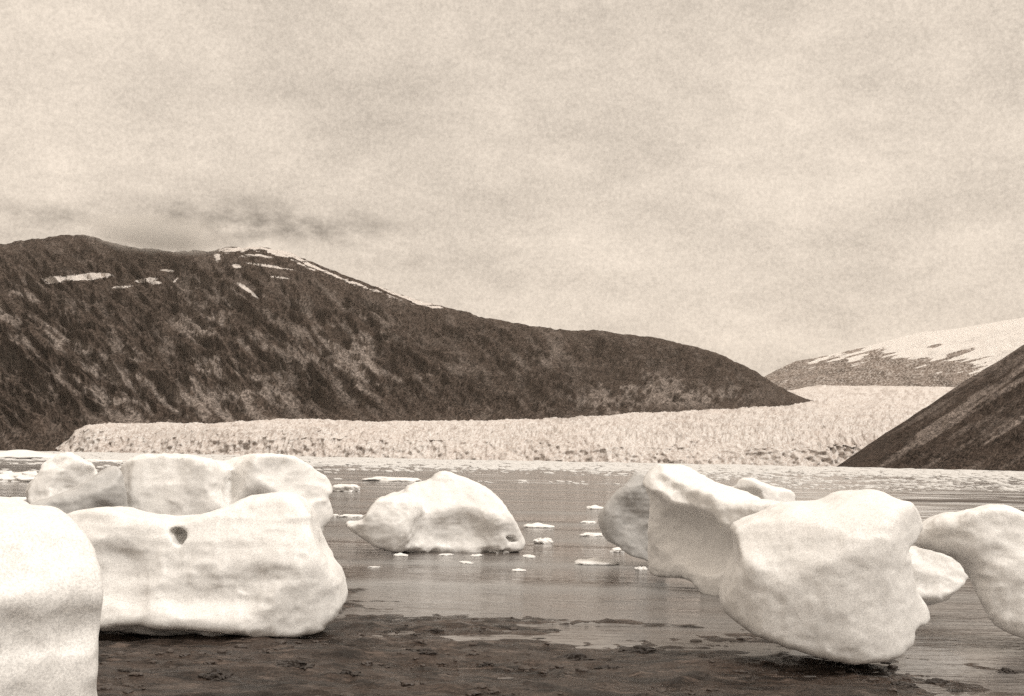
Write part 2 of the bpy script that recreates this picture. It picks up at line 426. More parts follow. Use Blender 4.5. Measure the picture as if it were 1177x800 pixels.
# right-middle group
berg('iceberg', [(688, 600), (694, 582), (706, 570), (720, 556), (730, 545), (742, 544), (756, 560), (766, 600), (770, 650), (735, 640), (712, 628), (695, 618)],
     22.0, 'grey shadowed iceberg tucked at the left of the ridged iceberg', depth=1.1, noise=.05, k=.12, scoops=0, mat=ICE_SHADED, seed=7)  # shadow comes from the darker ice colour
def e_ridge(V, X, Y, Z, i):
    x, z = i['px'](800, 590)
    V = smax(V, -ell(X, Y, Z, (x + .05, -.62, z - .42), (.8, .55, .6)), .2)
    xr, zr = i['px'](770, 566)
    V = smin(V, ell(X, Y, Z + .42 * (X - xr), (xr, .02, zr - .02), (.75, .22, .13)), .10)
    return V
berg('iceberg', [(738, 656), (741, 600), (737, 562), (729, 545), (735, 535), (752, 533), (766, 546), (792, 556), (818, 568), (836, 577), (858, 577), (888, 580), (905, 590), (905, 640), (890, 700), (830, 706), (812, 688), (800, 676), (784, 667), (764, 664), (750, 662)],
     17.5, 'tall iceberg with a bright ridge falling from its pointed peak', depth=1.1, noise=.05, k=.14, rot=42, ysh=.45, scoops=4, facets=1, edit=e_ridge, seed=8)
berg('iceberg', [(828, 572), (836, 562), (846, 560), (850, 551), (862, 549), (878, 556), (896, 562), (914, 566), (912, 578), (890, 592), (880, 610), (835, 605)],
     21.5, 'low snow-topped iceberg peeping over behind the ridged iceberg', depth=1.2, noise=.05, k=.14, seed=9)

# right front block
def e_block(V, X, Y, Z, i):
    x, z = i['px'](985, 690)
    V = plane_cut(V, X, Y, Z, (x + .30, -.62, z), (.80, -.58, .05), .06)
    x, z = i['px'](900, 600)
    V = plane_cut(V, X, Y, Z, (x, -.5, z), (-.12, -.60, .8), .18)
    x, z = i['px'](1045, 632)
    V = smax(V, -ell(X, Y, Z, (x + .14, -.1, z), (.2, 1.0, .06)), .06)
    return V
berg('iceberg', [(842, 606), (858, 600), (880, 592), (893, 584), (910, 578), (945, 578), (960, 572), (972, 566), (990, 564), (1012, 566), (1030, 575), (1048, 580), (1060, 592), (1064, 606), (1056, 618), (1040, 632), (1040, 655), (1052, 678), (1066, 698), (1069, 716), (1043, 718), (1046, 730), (1028, 746), (1000, 752), (965, 751), (930, 744), (885, 728), (850, 714), (831, 701), (828, 685), (836, 662), (848, 640), (846, 622)],
     11.9, 'big rounded white ice boulder standing on the mud at right', h=.022, depth=1.6, noise=.035, nscale=.6, k=.10, rot=-8, edit=e_block, scoops=0, facets=1, rough=.010, seed=10,
     plan=[(0, -.1), (.1, -.36), (.35, -.5), (.68, -.48), (.9, -.2), (1, .1), (.9, .4), (.6, .5), (.2, .45), (.02, .2)])
berg('iceberg', [(1020, 640), (1040, 629), (1066, 630), (1090, 638), (1106, 642), (1116, 655), (1114, 668), (1098, 680), (1086, 690), (1064, 694), (1040, 690), (1022, 670)],
     16.0, 'small smooth ice boulder between the big white boulder and the arched iceberg', depth=.9, noise=.04, k=.22, seed=11)
def e_arch(V, X, Y, Z, i):
    x, z = i['px'](1090, 660)
    V = smax(V, -ell(X, Y, Z, (x - .1, -.85, z + .05), (.42, .6, .22)), .15)
    return V
berg('iceberg', [(1052, 612), (1064, 600), (1080, 592), (1104, 589), (1130, 584), (1150, 581), (1172, 590), (1200, 600), (1240, 640), (1262, 690), (1255, 735), (1215, 742), (1178, 726), (1160, 719), (1138, 706), (1126, 682), (1118, 662), (1108, 648), (1092, 636), (1070, 630), (1054, 626)],
     13.9, 'iceberg with an overhanging arm reaching left at the right edge', depth=1.5, noise=.045, k=.14, edit=e_arch, scoops=1, facets=1, seed=12)

# ------------------------------------------------------------------ beach sheet and water
def shore(x):
    return np.interp(x, [-60, -9, -5, -2.2, -0.5, 0.8, 1.6, 3, 4.4, 6, 10, 60], [17, 16, 15.5, 15.0, 12.8, 11.4, 12.0, 12.6, 9.8, 8.6, 9, 14])
def beach_z(x, y):
    d = y - shore(x)
    z = np.where(d < 0, -d * 0.016, -d * 0.018)
    z = np.where(d > 12, -0.216 - (d - 12) * 0.05, z)
    z = np.maximum(z, -6.0)
    near = np.clip(1 - (y - 30) / 40, 0, 1) * np.clip(1 - (np.abs(x) - 25) / 40, 0, 1)
    z = z + near * (0.075 * fbm(x / 1.5, y / .7, 0, 31, 4) + 0.030 * fbm(x / .30, y / .20, 3, 37, 4) + .022 * np.maximum(ridged(x / .35, y / .22, 1, 51, 2), 0))
    return z
def axis(lo, hi, n, far_lo, far_hi, m=36):
    a = np.linspace(lo, hi, n)
    g = np.geomspace(1, 1 + abs(far_lo - lo), m)[1:] - 1
    k = np.geomspace(1, 1 + abs(far_hi - hi), m)[1:] - 1
    return np.concatenate([(lo - g)[::-1], a, hi + k])
bx = axis(-8, 8, 400, -9000, 9000); by = axis(4, 22, 450, -600, 12000)
BX, BY = np.meshgrid(bx, by)
mesh_ = mesh_from('beach', np.stack([BX, BY, beach_z(BX, BY)], -1).reshape(-1, 3), grid_faces(len(by), len(bx)), M_BEACH)
tag(mesh_, 'dark wet mud flat in front of the icebergs', 'beach', kind='structure')
wx = axis(-40, 40, 12, -9000, 9000, 16); wy = axis(6, 80, 12, 0, 12000, 16)
WX, WY = np.meshgrid(wx, wy[wy > 3])
w_ = mesh_from('water', np.stack([WX, WY, WX * 0], -1).reshape(-1, 3), grid_faces(WX.shape[0], len(wx)), M_WATER)
tag(w_, 'brown silty inlet water between beach and glacier', 'water', kind='structure')

# ------------------------------------------------------------------ mountains
def mountain(name, mat, px, foot_y, foot_D, crest_y, crest_D, n_rows, relief, streak, label, marks, power=1.15, seed=0, jag=1.0):
    """A slope swept from its foot line to its crest line and down the far side, with gullies along 'streak'."""
    px = np.asarray(px, float); nc = len(px)
    A = at_depth(px, foot_y, foot_D); B = at_depth(px, crest_y, crest_D)
    t = np.concatenate([np.linspace(0, 1, n_rows), 1 + np.linspace(0, 1, 24)[1:]])
    T = t[:, None]
    s = np.minimum(T, 1)
    P = A[None] + (B - A)[None] * s[..., None]
    P[..., 2] = A[None, :, 2] + (B - A)[None, :, 2] * s ** power
    bk = np.clip(T - 1, 0, 1)
    P[..., 1] += bk * 0.5 * crest_D[None] * np.ones_like(P[..., 1])
    P[..., 2] -= bk ** 1.3 * (B[None, :, 2] + 200) * 1.0
    qx, qy = pix(P[:n_rows]); qy = np.concatenate([qy, np.repeat(qy[-1:], 23, 0)]); qx = np.concatenate([qx, np.repeat(qx[-1:], 23, 0)])
    ux, uy = streak; al = qx * ux + qy * uy; ac = -qx * uy + qy * ux
    g = .3 * ridged(ac / 9 + .8 * fbm(qx / 40, qy / 40, 1, seed + 6, 2), al / 60, 0, seed + 4, 2) + ridged(ac / 26 + .6 * fbm(qx / 60, qy / 60, 0, seed + 5, 2), al / 130, 0, seed, 3) * .7 + fbm(qx / 9, qy / 9, 2, seed + 2, 4) * .45
    env = np.minimum(1, s * 6) * (1 - 0.86 * sstep(.80, 1.0, s) * (T <= 1)) * np.where(T > 1, .14 + .86 * bk, 1)
    env = env * np.clip((foot_y - crest_y) / 45, 0.03, 1)[None]
    P[..., 2] += relief * g * env
    P[..., 1] -= relief * 1.6 * g * env
    P[..., 2] += np.clip((foot_y - crest_y) / 45, 0.05, 1)[None] * jag * relief * .12 * fbm(qx / 7, 0 * qx, 5, seed + 8, 4) * sstep(.75, 1, s)
    # far side drops away at once
    o = mesh_from(name, P.reshape(-1, 3), grid_faces(*P.shape[:2]), mat)
    qx, qy = pix(P); al = qx * ux + qy * uy; ac = -qx * uy + qy * ux
    rock, snow = marks(qx, qy, al, ac, s)
    attr(o, 'rock', rock); attr(o, 'snow', snow); attr(o, 'speck', RNG.random(qx.shape))
    return tag(o, label, 'mountain', kind='structure')

def blob(qx, qy, cx, cy, rx, ry, rot=0.0):
    c, s_ = math.cos(rot), math.sin(rot); dx, dy = qx - cx, qy - cy
    return np.exp(-(((dx * c + dy * s_) / rx) ** 2 + ((-dx * s_ + dy * c) / ry) ** 2))

LC = np.array([(-420, 380), (-300, 350), (-200, 318), (-100, 296), (0, 281), (40, 275), (75, 270), (100, 271), (130, 280), (165, 287), (200, 290), (240, 288), (262, 285), (300, 284), (330, 289), (360, 302), (400, 317), (440, 332), (480, 346), (520, 355), (560, 365), (600, 373), (640, 379), (690, 381), (740, 387), (780, 394), (820, 405), (850, 417), (870, 427), (886, 439), (905, 450), (925, 458), (945, 463)])
lpx = np.arange(-420, 946, 1.25)
crest = np.interp(lpx, LC[:, 0], LC[:, 1]); 
foot = np.interp(lpx, [-420, 60, 85, 110, 240, 330, 400, 620, 680, 740, 800, 860, 900, 945], [522, 521, 512, 495, 491, 487, 488, 487, 482, 478, 475, 473, 470, 466])
fD = np.interp(lpx, [-420, 60, 110, 620, 800, 900, 945], [2300, 2450, 2700, 3100, 3600, 4100, 4400])
cD = np.interp(lpx, [-420, 0, 250, 500, 740, 860, 945], [3600, 4300, 4600, 4700, 4700, 4700, 4600])
def left_marks(x, y, al, ac, s):
    wa = 14 * fbm(x / 55, y / 55, 0, 70, 3); n1 = fbm((ac + wa) / 7, al / 26, 0, 71, 4); n2 = fbm(x / 40, y / 30, 0, 72, 3); n3 = fbm(x / 5, y / 5, 0, 73, 3)
    area = 1.45 * (1.0 * blob(x, y, 150, 445, 170, 45, .45) + .9 * blob(x, y, 20, 350, 70, 25, .3) + .75 * blob(x, y, 255, 385, 60, 70, -.6)
            + 1.1 * blob(x, y, 400, 400, 60, 45, .7) + .6 * blob(x, y, 300, 440, 60, 30, .6) + .35 * blob(x, y, 500, 425, 70, 30) + .4 * blob(x, y, 620, 405, 60, 30))
    rock = sstep(-.22, .42, n1 + .45 * n2 + .35 * n3 - .08) * area
    rock = np.maximum(rock, sstep(-.2, .5, n3 + n2) * (1.0 * blob(x, y, 715, 445, 40, 22, -.3) + 1.1 * blob(x, y, 800, 455, 70, 13, -.05)
             + .9 * blob(x, y, 690, 468, 50, 7, .25) + .8 * blob(x, y, 770, 437, 25, 8) + .7 * blob(x, y, 838, 430, 16, 5, .5)))
    rock = np.maximum(rock, .25 * sstep(.1, .7, n3 + n1))
    snow = 0 * x
    for c in ((90, 319, 42, 3.6, -.05), (62, 322, 12, 5, 0), (112, 316, 20, 2.6, 0), (168, 322, 16, 2.6, -.15), (193, 311, 11, 1.8, .05), (178, 325, 8, 2, 0), (140, 330, 14, 1.6, -.1),
              (272, 306, 6, 3, .2), (283, 332, 14, 2.4, .6), (293, 340, 6, 2, .6), (322, 319, 14, 1.3, .1), (250, 296, 5, 5, .8), (310, 306, 28, 1.5, .15), (202, 322, 5, 1.2, -.8)):
        snow = np.maximum(snow, 1.25 * blob(x, y, *c))
    cy = np.interp(x, LC[:, 0], LC[:, 1]); dd = y - cy
    band = sstep(238, 262, x) * (1 - sstep(470, 560, x)) * np.exp(-(np.maximum(dd - 1.5, 0) / np.interp(x, [240, 330, 420, 540], [11, 12, 7, 4])) ** 2)
    ln = fbm((dd - (x - 250) * .06) / 2.3, x / 38, 0, 77, 3)
    snow = np.maximum(snow, band * sstep(-.28, .2, ln + .55 * fbm(x / 9, y / 2.5, 3, 79, 3)) * 1.0)
    snow = snow * (.80 + .5 * fbm(x / 13, y / 1.5, 0, 78, 3))
    return np.clip(rock, 0, 1), np.clip(snow, 0, 1)
mountain('left_mountain', M_HILL, lpx, foot, fD, crest, cD, 210, 46, (.80, .60), 'dark scrubby mountain ridge with snow streaks along its crest', left_marks, seed=101)

RC = np.array([(955, 541), (975, 532), (1000, 515), (1030, 494), (1060, 473), (1090, 453), (1120, 432), (1150, 414), (1177, 397), (1250, 352), (1350, 300), (1500, 250)])
rpx = np.arange(956, 1500, 1.25)
rcy = np.interp(rpx, RC[:, 0], RC[:, 1])
rfy = horizon(rpx) + 3.2
def right_marks(x, y, al, ac, s):
    n1 = fbm(ac / 5.5, al / 70, 0, 81, 4); n3 = fbm(x / 5, y / 5, 0, 83, 3); n2 = fbm(x / 60, y / 40, 0, 84, 2)
    area = .55 + .9 * blob(al, ac, *_ac(1110, 470), 120, 9) + .9 * blob(al, ac, *_ac(1160, 500), 120, 10)
    return np.clip(sstep(.0, .6, n1 + .25 * n3 + .3 * n2) * area, 0, 1), 0 * x
_sx, _sy = .84, -.54
def _ac(x, y): return x * _sx + y * _sy, -x * _sy + y * _sx
mountain('right_mountain', M_SLOPE, rpx, rfy, np.interp(rpx, [956, 1177, 1500], [1500, 1250, 1100]), rcy, np.interp(rpx, [956, 1000, 1177, 1500], [1540, 1650, 2000, 2400]), 130, 12, (_sx, _sy),
         'steep dark mountain slope falling to the water at right', right_marks, power=1.0, seed=131, jag=.8)

FC = np.array([(760, 470), (840, 452), (880, 432), (895, 424), (915, 415), (940, 411), (970, 404), (1000, 397), (1030, 389), (1060, 382), (1100, 378), (1140, 371), (1177, 365), (1240, 350), (1330, 345), (1450, 380)])
fpx = np.arange(760, 1450, 1.25)
def far_marks(x, y, al, ac, s):
    n1 = fbm((y + .25 * x) / 2.0, x / 24, 0, 91, 4); n2 = fbm(x / 22, y / 12, 0, 92, 4)
    line = np.interp(x, [900, 960, 1000, 1050, 1080, 1120, 1177, 1300], [410, 408, 409, 410, 414, 420, 425, 430])
    u = (line - y) / 12
    sn = .5 + .45 * u + .8 * n1 + .35 * n2
    sn = sn - .9 * blob(x, y, 1112, 402, 26, 5, -.35) - .5 * blob(x, y, 1075, 397, 14, 3, -.3)
    rock = sstep(-.2, .6, n1)
    return np.clip(rock * .6, 0, 1), np.clip(sn, 0, 1) * sstep(880, 930, x)
mountain('far_mountain', M_FAR, fpx, horizon(fpx) - 70, np.full(len(fpx), 7400.), np.interp(fpx, FC[:, 0], FC[:, 1]), np.full(len(fpx), 9000.), 110, 30, (.9, -.3),
         'distant snow-topped mountain behind the glacier valley', far_marks, seed=151, jag=.5)

# ------------------------------------------------------------------ glacier
gpx = np.arange(70, 1120, 1.0)
hz = horizon(gpx)
top = np.interp(gpx, [70, 80, 86, 100, 125, 200, 240, 290, 330, 380, 440, 520, 620, 680, 740, 800, 860, 900, 935, 1120], [514, 506, 496, 489, 487, 486.5, 487, 484, 481, 483, 484, 483, 482, 478, 474, 471, 468, 466, 462, 462])
clf = np.interp(gpx, [70, 80, 86, 100, 400, 620, 760, 900, 1120], [515, 508, 499, 494, 497, 501, 506, 508, 512])
D0 = np.interp(gpx, [70, 110, 400, 700, 1000, 1120], [2330, 2250, 2050, 1900, 1800, 1750])
D1 = np.interp(gpx, [70, 110, 620, 800, 900, 945, 1120], [2480, 2760, 3180, 3700, 4250, 4500, 4700])
up2 = np.interp(gpx, [70, 820, 900, 940, 1120], [486, 468, 450, 443, 445]); D2 = np.interp(gpx, [70, 820, 900, 1120], [3400, 5200, 7600, 7700])
c0 = at_depth(gpx, hz + .2, D0); c1 = at_depth(gpx, clf, D0 + 75); c2 = at_depth(gpx, top, D1); c3 = at_depth(gpx, up2, D2)
c0[:, 2] = -3
rows = []; kind_ = []
for t in np.linspace(0, 1, 34): rows.append(c0 + (c1 - c0) * t); kind_.append(0 + t)
for t in np.linspace(0, 1, 130)[1:]: rows.append(c1 + (c2 - c1) * t); kind_.append(1 + t)
for t in np.linspace(0, 1, 70)[1:]: rows.append(c2 + (c3 - c2) * t); kind_.append(2 + t)
G = np.array(rows); K = np.array(kind_)[:, None]
gx_, gy_, gz_ = G[..., 0], G[..., 1], G[..., 2]
wob = fbm(gx_ / 130, gy_ / 300, 0, 201, 3)
ser = np.abs(vn(gx_ / 26, gy_ / 60, gz_ / 70, 203)) ** .7 + .6 * np.abs(vn(gx_ / 11, gy_ / 26, gz_ / 40, 207)) ** .7 + .5 * vn(gx_ / 5, gy_ / 10, gz_ / 16, 209)
cl_w = np.clip(K, 0, 1)
crown = sstep(.6, 1.0, K) * (1 - .55 * sstep(1.0, 2.0, K))
G[..., 1] += np.where(K <= 1.02, 1, np.clip(1 - (K - 1) * 4, 0, 1)) * (wob * 60 * (.3 + .7 * cl_w) + (ser - .6) * 15)
G[..., 2] += crown * ((ser - .7) * 10 + 5 * fbm(gx_ / 60, gy_ / 60, 0, 211, 3)) * np.clip((gpx - 74) / 30, .1, 1)[None]
g_ = mesh_from('glacier', G.reshape(-1, 3), grid_faces(*G.shape[:2]), M_GLACIER)
qx, qy = pix(G)
crevasse_shade = (.75 * sstep(-.08, .30, fbm(qx / 3.6, qy / 3.0, 0, 221, 3)) * (.40 + .60 * sstep(-.25, .3, fbm(qx / 45, qy / 11, 0, 223, 3)))
        + .30 * blob(qx, qy, 190, 505, 55, 16))  # painted specks of crevasse shade, with a greyer patch at left
attr(g_, 'speck', RNG.random(qx.shape)); attr(g_, 'crevasse_shade', np.clip(crevasse_shade, 0, 1))
tag(g_, 'broad glacier front of pale crevassed ice across the inlet', 'glacier', kind='structure')

# ------------------------------------------------------------------ floating bits of ice
def lump(seed, h=.06, flat=.35, craggy=.35):
    g = np.arange(-1.35, 1.36, h); X, Y, Z = np.meshgrid(g, g, g, indexing='ij')
    V = ell(X, Y, Z / flat, (0, 0, 0), (1, .75, 1)) * 1.0 + craggy * fbm(X / .55, Y / .55, Z / .3, seed, 4)
    V = np.where((np.abs(X) > 1.28) | (np.abs(Y) > 1.28) | (np.abs(Z) > 1.28), np.abs(V) + .05, V)
    return surface_nets(V, np.array([g[0]] * 3), h)
LUMPS = [lump(300 + 7 * i, .06, f, c) for i, (f, c) in enumerate(((.30, .35), (.38, .45), (.22, .40), (.5, .5), (.3, .6)))]
floe_meshes = []
def floe(px, py, wpx, label, var, rz=0.0, zs=1.0, name='ice_floe', group='small floes of drift ice', cat='ice floe'):
    O = ground(px, py); D = O[1]; w = wpx / FPX * D / 2
    P, F = LUMPS[var % len(LUMPS)]
    if len(floe_meshes) <= var % len(LUMPS):
        pass
    key = 'floe%d' % (var % len(LUMPS))
    me = bpy.data.meshes.get(key)
    if me is None:
        o = mesh_from(name, P, F, FLOE); o.data.name = key
    else:
        o = bpy.data.objects.new(name, me); COL.objects.link(o)
    O[2] += .10 * w * zs
    o.location = O; o.rotation_euler = (0, 0, rz); o.scale = (w, w * .9, w * zs)
    return tag(o, label, cat, group)
FL = [(398, 565, 32, 'craggy little floe right of the twin-domed iceberg', 1, .2, 1.0),
      (404, 594, 26, 'thin floe just left of the lone humped iceberg', 2, .5, .7),
      (460, 639, 17, 'small floe in front of the left foot of the humped iceberg', 0, .1, .9),
      (512, 638, 18, 'flat sliver of ice before the front of the humped iceberg', 2, .8, .6),
      (536, 647, 22, 'low sliver nearest the beach below the humped iceberg', 2, 2.1, .5),
      (548, 639, 16, 'tiny floe under the right half of the humped iceberg', 4, 1.1, .6),
      (574, 635, 24, 'rough floe touching the right foot of the humped iceberg', 3, .3, .6),
      (596, 656, 18, 'small floe alone on dark water right below the humped iceberg', 0, .5, .6),
      (618, 606, 36, 'long low floe right of the humped iceberg', 0, .0, .6),
      (624, 624, 24, 'heaped floe just right of the humped iceberg foot', 3, .7, .7),
      (608, 640, 26, 'thin floe at the right foot of the humped iceberg', 2, 1.7, .5),
      (682, 616, 30, 'flat floe touching the left of the grey shadowed iceberg', 2, .4, .8),
      (684, 648, 52, 'widest loose floe left of the ridged iceberg', 0, .1, .55),
      (710, 634, 22, 'small bright floe beside the widest loose floe', 1, .9, .8),
      (684, 585, 24, 'floe behind the grey shadowed iceberg', 0, .4, .8),
      (676, 601, 18, 'tiny floe left of the grey shadowed iceberg', 2, .4, .8),
      (737, 655, 14, 'tiny floe at the foot of the ridged iceberg', 3, .2, .8),
      (492, 634, 10, 'smallest speck of ice before the humped iceberg', 0, .6, .9),
      (430, 652, 13, 'faint sliver of ice far left below the humped iceberg', 2, .3, .5),
      (382, 594, 16, 'small floe against the right side of the twin-domed iceberg', 1, .3, .7),
      (452, 553, 60, 'low shelf of ice behind the humped iceberg', 2, .1, .5),
      (24, 527, 120, 'wide flat white floe at far left nearest the glacier', 0, .1, .35),
      (118, 531, 46, 'flat white floe behind the small white iceberg', 2, .1, .4),
      (12, 553, 76, 'thick flat floe at the left edge of the view', 3, .3, .45),
      (30, 574, 44, 'thin grey floe at the left edge beside the grey wedge', 2, .6, .4)]
for a in FL: floe(*a)

# low dark bar breaking the surface far out on the right
P, F = LUMPS[0]; O = ground(1120, 577)
bar = mesh_from('sandbar', P * np.array([5.6, 1.2, .42]), F, M_STONE, True, O)
tag(bar, 'thin dark bar lying in the pale water at right', 'sandbar', kind='structure')
# brash ice jam before the glacier: nobody could count it
LOW = [lump(500 + i, .22, .35, .4) for i in range(4)]
Vs, Fs, off = [], [], 0
n = 15000
for i in range(n):
    u = random.random()
    px = random.uniform(-60, 1240)
    D = math.exp(random.uniform(math.log(95), math.log(1750)))
    hzv = float(horizon(px))
    dens = 2.2 if D > 210 else (0.35 if px < 850 else .8)
    if D < 230 and px < 250: dens = .8
    if vn(px / 160, math.log(D) * 7, 0, 401) + dens * 1.1 - .35 < random.random() * .8: continue
    P, F = LOW[i % 4]
    w = D / FPX * random.choice((1.2, 1.8, 2.5, 4, 6, 9, 12) if D < 240 else (2, 3, 5, 8, 12, 18)) * random.uniform(.7, 1.2) * .5
    w = min(w, 14)
    d = ray(px, 520.0); x = d[0] / d[1] * D
    a = random.uniform(0, 6.28); c, s_ = math.cos(a), math.sin(a)
    hgt = w * random.uniform(.35, .9) if w < 2 else w * random.uniform(.2, .45)
    Q = np.stack([(P[:, 0] * c - P[:, 1] * s_) * w + x, (P[:, 0] * s_ + P[:, 1] * c) * w * 1.4 + D, P[:, 2] * hgt], 1)
    Vs.append(Q); Fs.append(F + off); off += len(P)
for i in range(230):                               # drawn-out slush lines, added as pale glare on the open water
    px = random.uniform(380, 900) if i % 4 == 0 else random.uniform(840, 1260); D = math.exp(random.uniform(math.log(42), math.log(190)))
    if px < 880 and D < 80: continue
    P, F = LOW[i % 4]; w = D / FPX * random.uniform(25, 110) * .5; d = ray(px, 520.0)
    Vs.append(np.stack([P[:, 0] * w + d[0] / d[1] * D, P[:, 1] * w * random.uniform(.02, .10) + D, P[:, 2] * .04], 1)); Fs.append(F + off); off += len(P)
b_ = mesh_from('brash_ice', np.concatenate(Vs), np.concatenate(Fs), BRASH)
tag(b_, 'jam of broken brash ice floating before the glacier front', 'brash ice', kind='stuff')

# ------------------------------------------------------------------ stones and weed on the mud
def stone_mesh(seed, flat):
    g = np.arange(-1.4, 1.41, .1); X, Y, Z = np.meshgrid(g, g, g, indexing='ij')
    V = ell(X, Y, Z / flat, (0, 0, 0), (1, .8, 1)) + .4 * fbm(X / .6, Y / .6, Z / .4, seed, 3)
    V = np.where((np.abs(X) > 1.3) | (np.abs(Y) > 1.3) | (np.abs(Z) > 1.3), np.abs(V) + .05, V)
    return surface_nets(V, np.array([g[0]] * 3), .1)
STM = [stone_mesh(600 + i, f) for i, f in enumerate((.45, .35, .6))]
def on_beach(px, py):
    z = 0.0
    for _ in range(4):
        O = ground(px, py, z); z = float(beach_z(O[0], O[1]))
    return np.array([O[0], O[1], z])
def weed(px, py, wpx, seed):
    """a mat of limp weed blades lying over small stones"""
    r = random.Random(seed); O = on_beach(px, py); w = wpx / FPX * O[1] / 2
    V, F, off = [], [], 0
    for k in range(int(26 + wpx * .6)):
        a = r.uniform(0, 6.28); rad = r.random() ** .7
        cx, cy = math.cos(a) * rad * w * .85, math.sin(a) * rad * w * .6
        P, Q = STM[k % 3]
        s = w * r.uniform(.10, .28); b = r.uniform(0, 6.28); c, n_ = math.cos(b), math.sin(b)
        sx, sy, sz = s * r.uniform(.8, 2.2), s * .6, s * r.uniform(.8, 1.7) * (1.3 - rad)
        px_, py_ = P[:, 0] * sx, P[:, 1] * sy
        zz = float(beach_z(O[0] + cx, O[1] + cy)) - O[2]
        V.append(np.stack([px_ * c - py_ * n_ + cx, px_ * n_ + py_ * c + cy, P[:, 2] * sz + zz + sz * .2], 1)); F.append(Q + off); off += len(P)
    return mesh_from('seaweed_clump', np.concatenate(V), np.concatenate(F), M_WEED, True, O)
WD = [(252, 780, 50, 'large black seaweed clump below the holed iceberg'), (338, 766, 44, 'black seaweed clump beneath the right end of the holed iceberg'),
      (490, 750, 34, 'black seaweed clump on bare mud below the humped iceberg'), (500, 724, 22, 'seaweed clump at the mud edge nearest the pale water'),
      (478, 731, 16, 'small seaweed scrap at the mud edge beside a larger clump'), (730, 748, 40, 'ragged seaweed patch on the mud left of the big white boulder'),
      (660, 758, 46, 'long seaweed strand on the mud below the pale water'), (700, 768, 30, 'seaweed scrap below the ragged patch'),
      (1040, 788, 34, 'black seaweed clump below the big white boulder'), (1075, 784, 30, 'black seaweed clump in the bottom right by a pale pebble'),
      (150, 772, 30, 'thin seaweed scrap beside the corner ice block'), (405, 775, 28, 'seaweed scrap right of two dark clumps'),
      (560, 762, 20, 'small seaweed scrap alone at bottom middle'), (1160, 778, 34, 'seaweed clump at the bottom right edge'),
      (640, 698, 24, 'low dark weed bar in the pale shallows'), (545, 703, 26, 'small weed bar in the pale shallows left of another')]
for i, (a, b, c, lab) in enumerate(WD):
    tag(weed(a, b, c, 40 + i), lab, 'seaweed', 'seaweed clumps on the mud')
# loose pebbles: uncountable
Vs, Fs, off = [], [], 0
for i in range(2200):
    px, py = random.uniform(100, 1177), random.uniform(690, 840)
    if vn(px / 70, py / 14, 0, 701) < -.05 + random.random() * .4: continue
    O = on_beach(px, py)
    if O[2] < -.03: continue
    P, F = STM[i % 3]; s = random.choice((.008, .010, .014, .02, .03, .045)) * random.uniform(.7, 1.3)
    a = random.uniform(0, 6.28); c, s_ = math.cos(a), math.sin(a)
    Vs.append(np.stack([(P[:, 0] * c - P[:, 1] * s_) * s * 1.3 + O[0], (P[:, 0] * s_ + P[:, 1] * c) * s + O[1], P[:, 2] * s + O[2]], 1)); Fs.append(F + off); off += len(P)
p_ = mesh_from('pebbles', np.concatenate(Vs), np.concatenate(Fs), M_STONE)
tag(p_, 'scattered small dark pebbles on the mud flat', 'pebbles', kind='stuff')

# ------------------------------------------------------------------ cloud lying on the left summit ridge
def cloud_cap(cx, cy, D, rx, ry, rd, dens, seed, label):
    c = at_depth(cx, cy, D); a, b = rx / FPX * D, ry / FPX * D
    P, F = surface_nets(*_ball())
    m = bpy.data.materials.new('cloud_vapour'); m.use_nodes = True; t = m.node_tree; t.nodes.clear(); L = t.links.new; N = t.nodes.new
    out = N('ShaderNodeOutputMaterial'); pv = N('ShaderNodeVolumePrincipled'); pv.inputs['Color'].default_value = (.95, .93, .90, 1); pv.inputs['Anisotropy'].default_value = .3
    tc = N('ShaderNodeTexCoord'); ln = N('ShaderNodeVectorMath'); ln.operation = 'LENGTH'; L(tc.outputs['Object'], ln.inputs[0])
    mr = N('ShaderNodeMapRange'); mr.inputs['From Min'].default_value = .15; mr.inputs['From Max'].default_value = .98; mr.inputs['To Min'].default_value = 1; mr.inputs['To Max'].default_value = 0
    L(ln.outputs['Value'], mr.inputs['Value'])
    mp = N('ShaderNodeMapping'); mp.inputs['Location'].default_value = (seed, 0, 0); mp.inputs['Scale'].default_value = (rx / ry * .7, rd / b * .5, 1); L(tc.outputs['Object'], mp.inputs[0])
    nz = N('ShaderNodeTexNoise'); nz.inputs['Scale'].default_value = 1.5; nz.inputs['Detail'].default_value = 5; nz.inputs['Roughness'].default_value = .6; L(mp.outputs[0], nz.inputs['Vector'])
    ad = N('ShaderNodeMath'); ad.operation = 'ADD'; L(mr.outputs[0], ad.inputs[0]); L(nz.outputs['Fac'], ad.inputs[1])
    m2 = N('ShaderNodeMapRange'); m2.inputs['From Min'].default_value = .86; m2.inputs['From Max'].default_value = 1.4; m2.inputs['To Max'].default_value = dens; L(ad.outputs[0], m2.inputs['Value'])
    L(m2.outputs[0], pv.inputs['Density']); L(pv.outputs[0], out.inputs['Volume'])
    m.cycles.volume_step_rate = 1.0
    o = mesh_from('cloud', P, F, m, True, c); o.scale = (a, rd, b)
    return tag(o, label, 'cloud', kind='stuff')
def _ball():
    g = np.arange(-1.2, 1.21, .12); X, Y, Z = np.meshgrid(g, g, g, indexing='ij')
    return np.sqrt(X * X + Y * Y + Z * Z) - 1, np.array([g[0]] * 3), .12
cloud_cap(180, 268, 4330, 140, 36, 330, .010, 3, 'torn grey cloud lying over the saddle of the left summit')

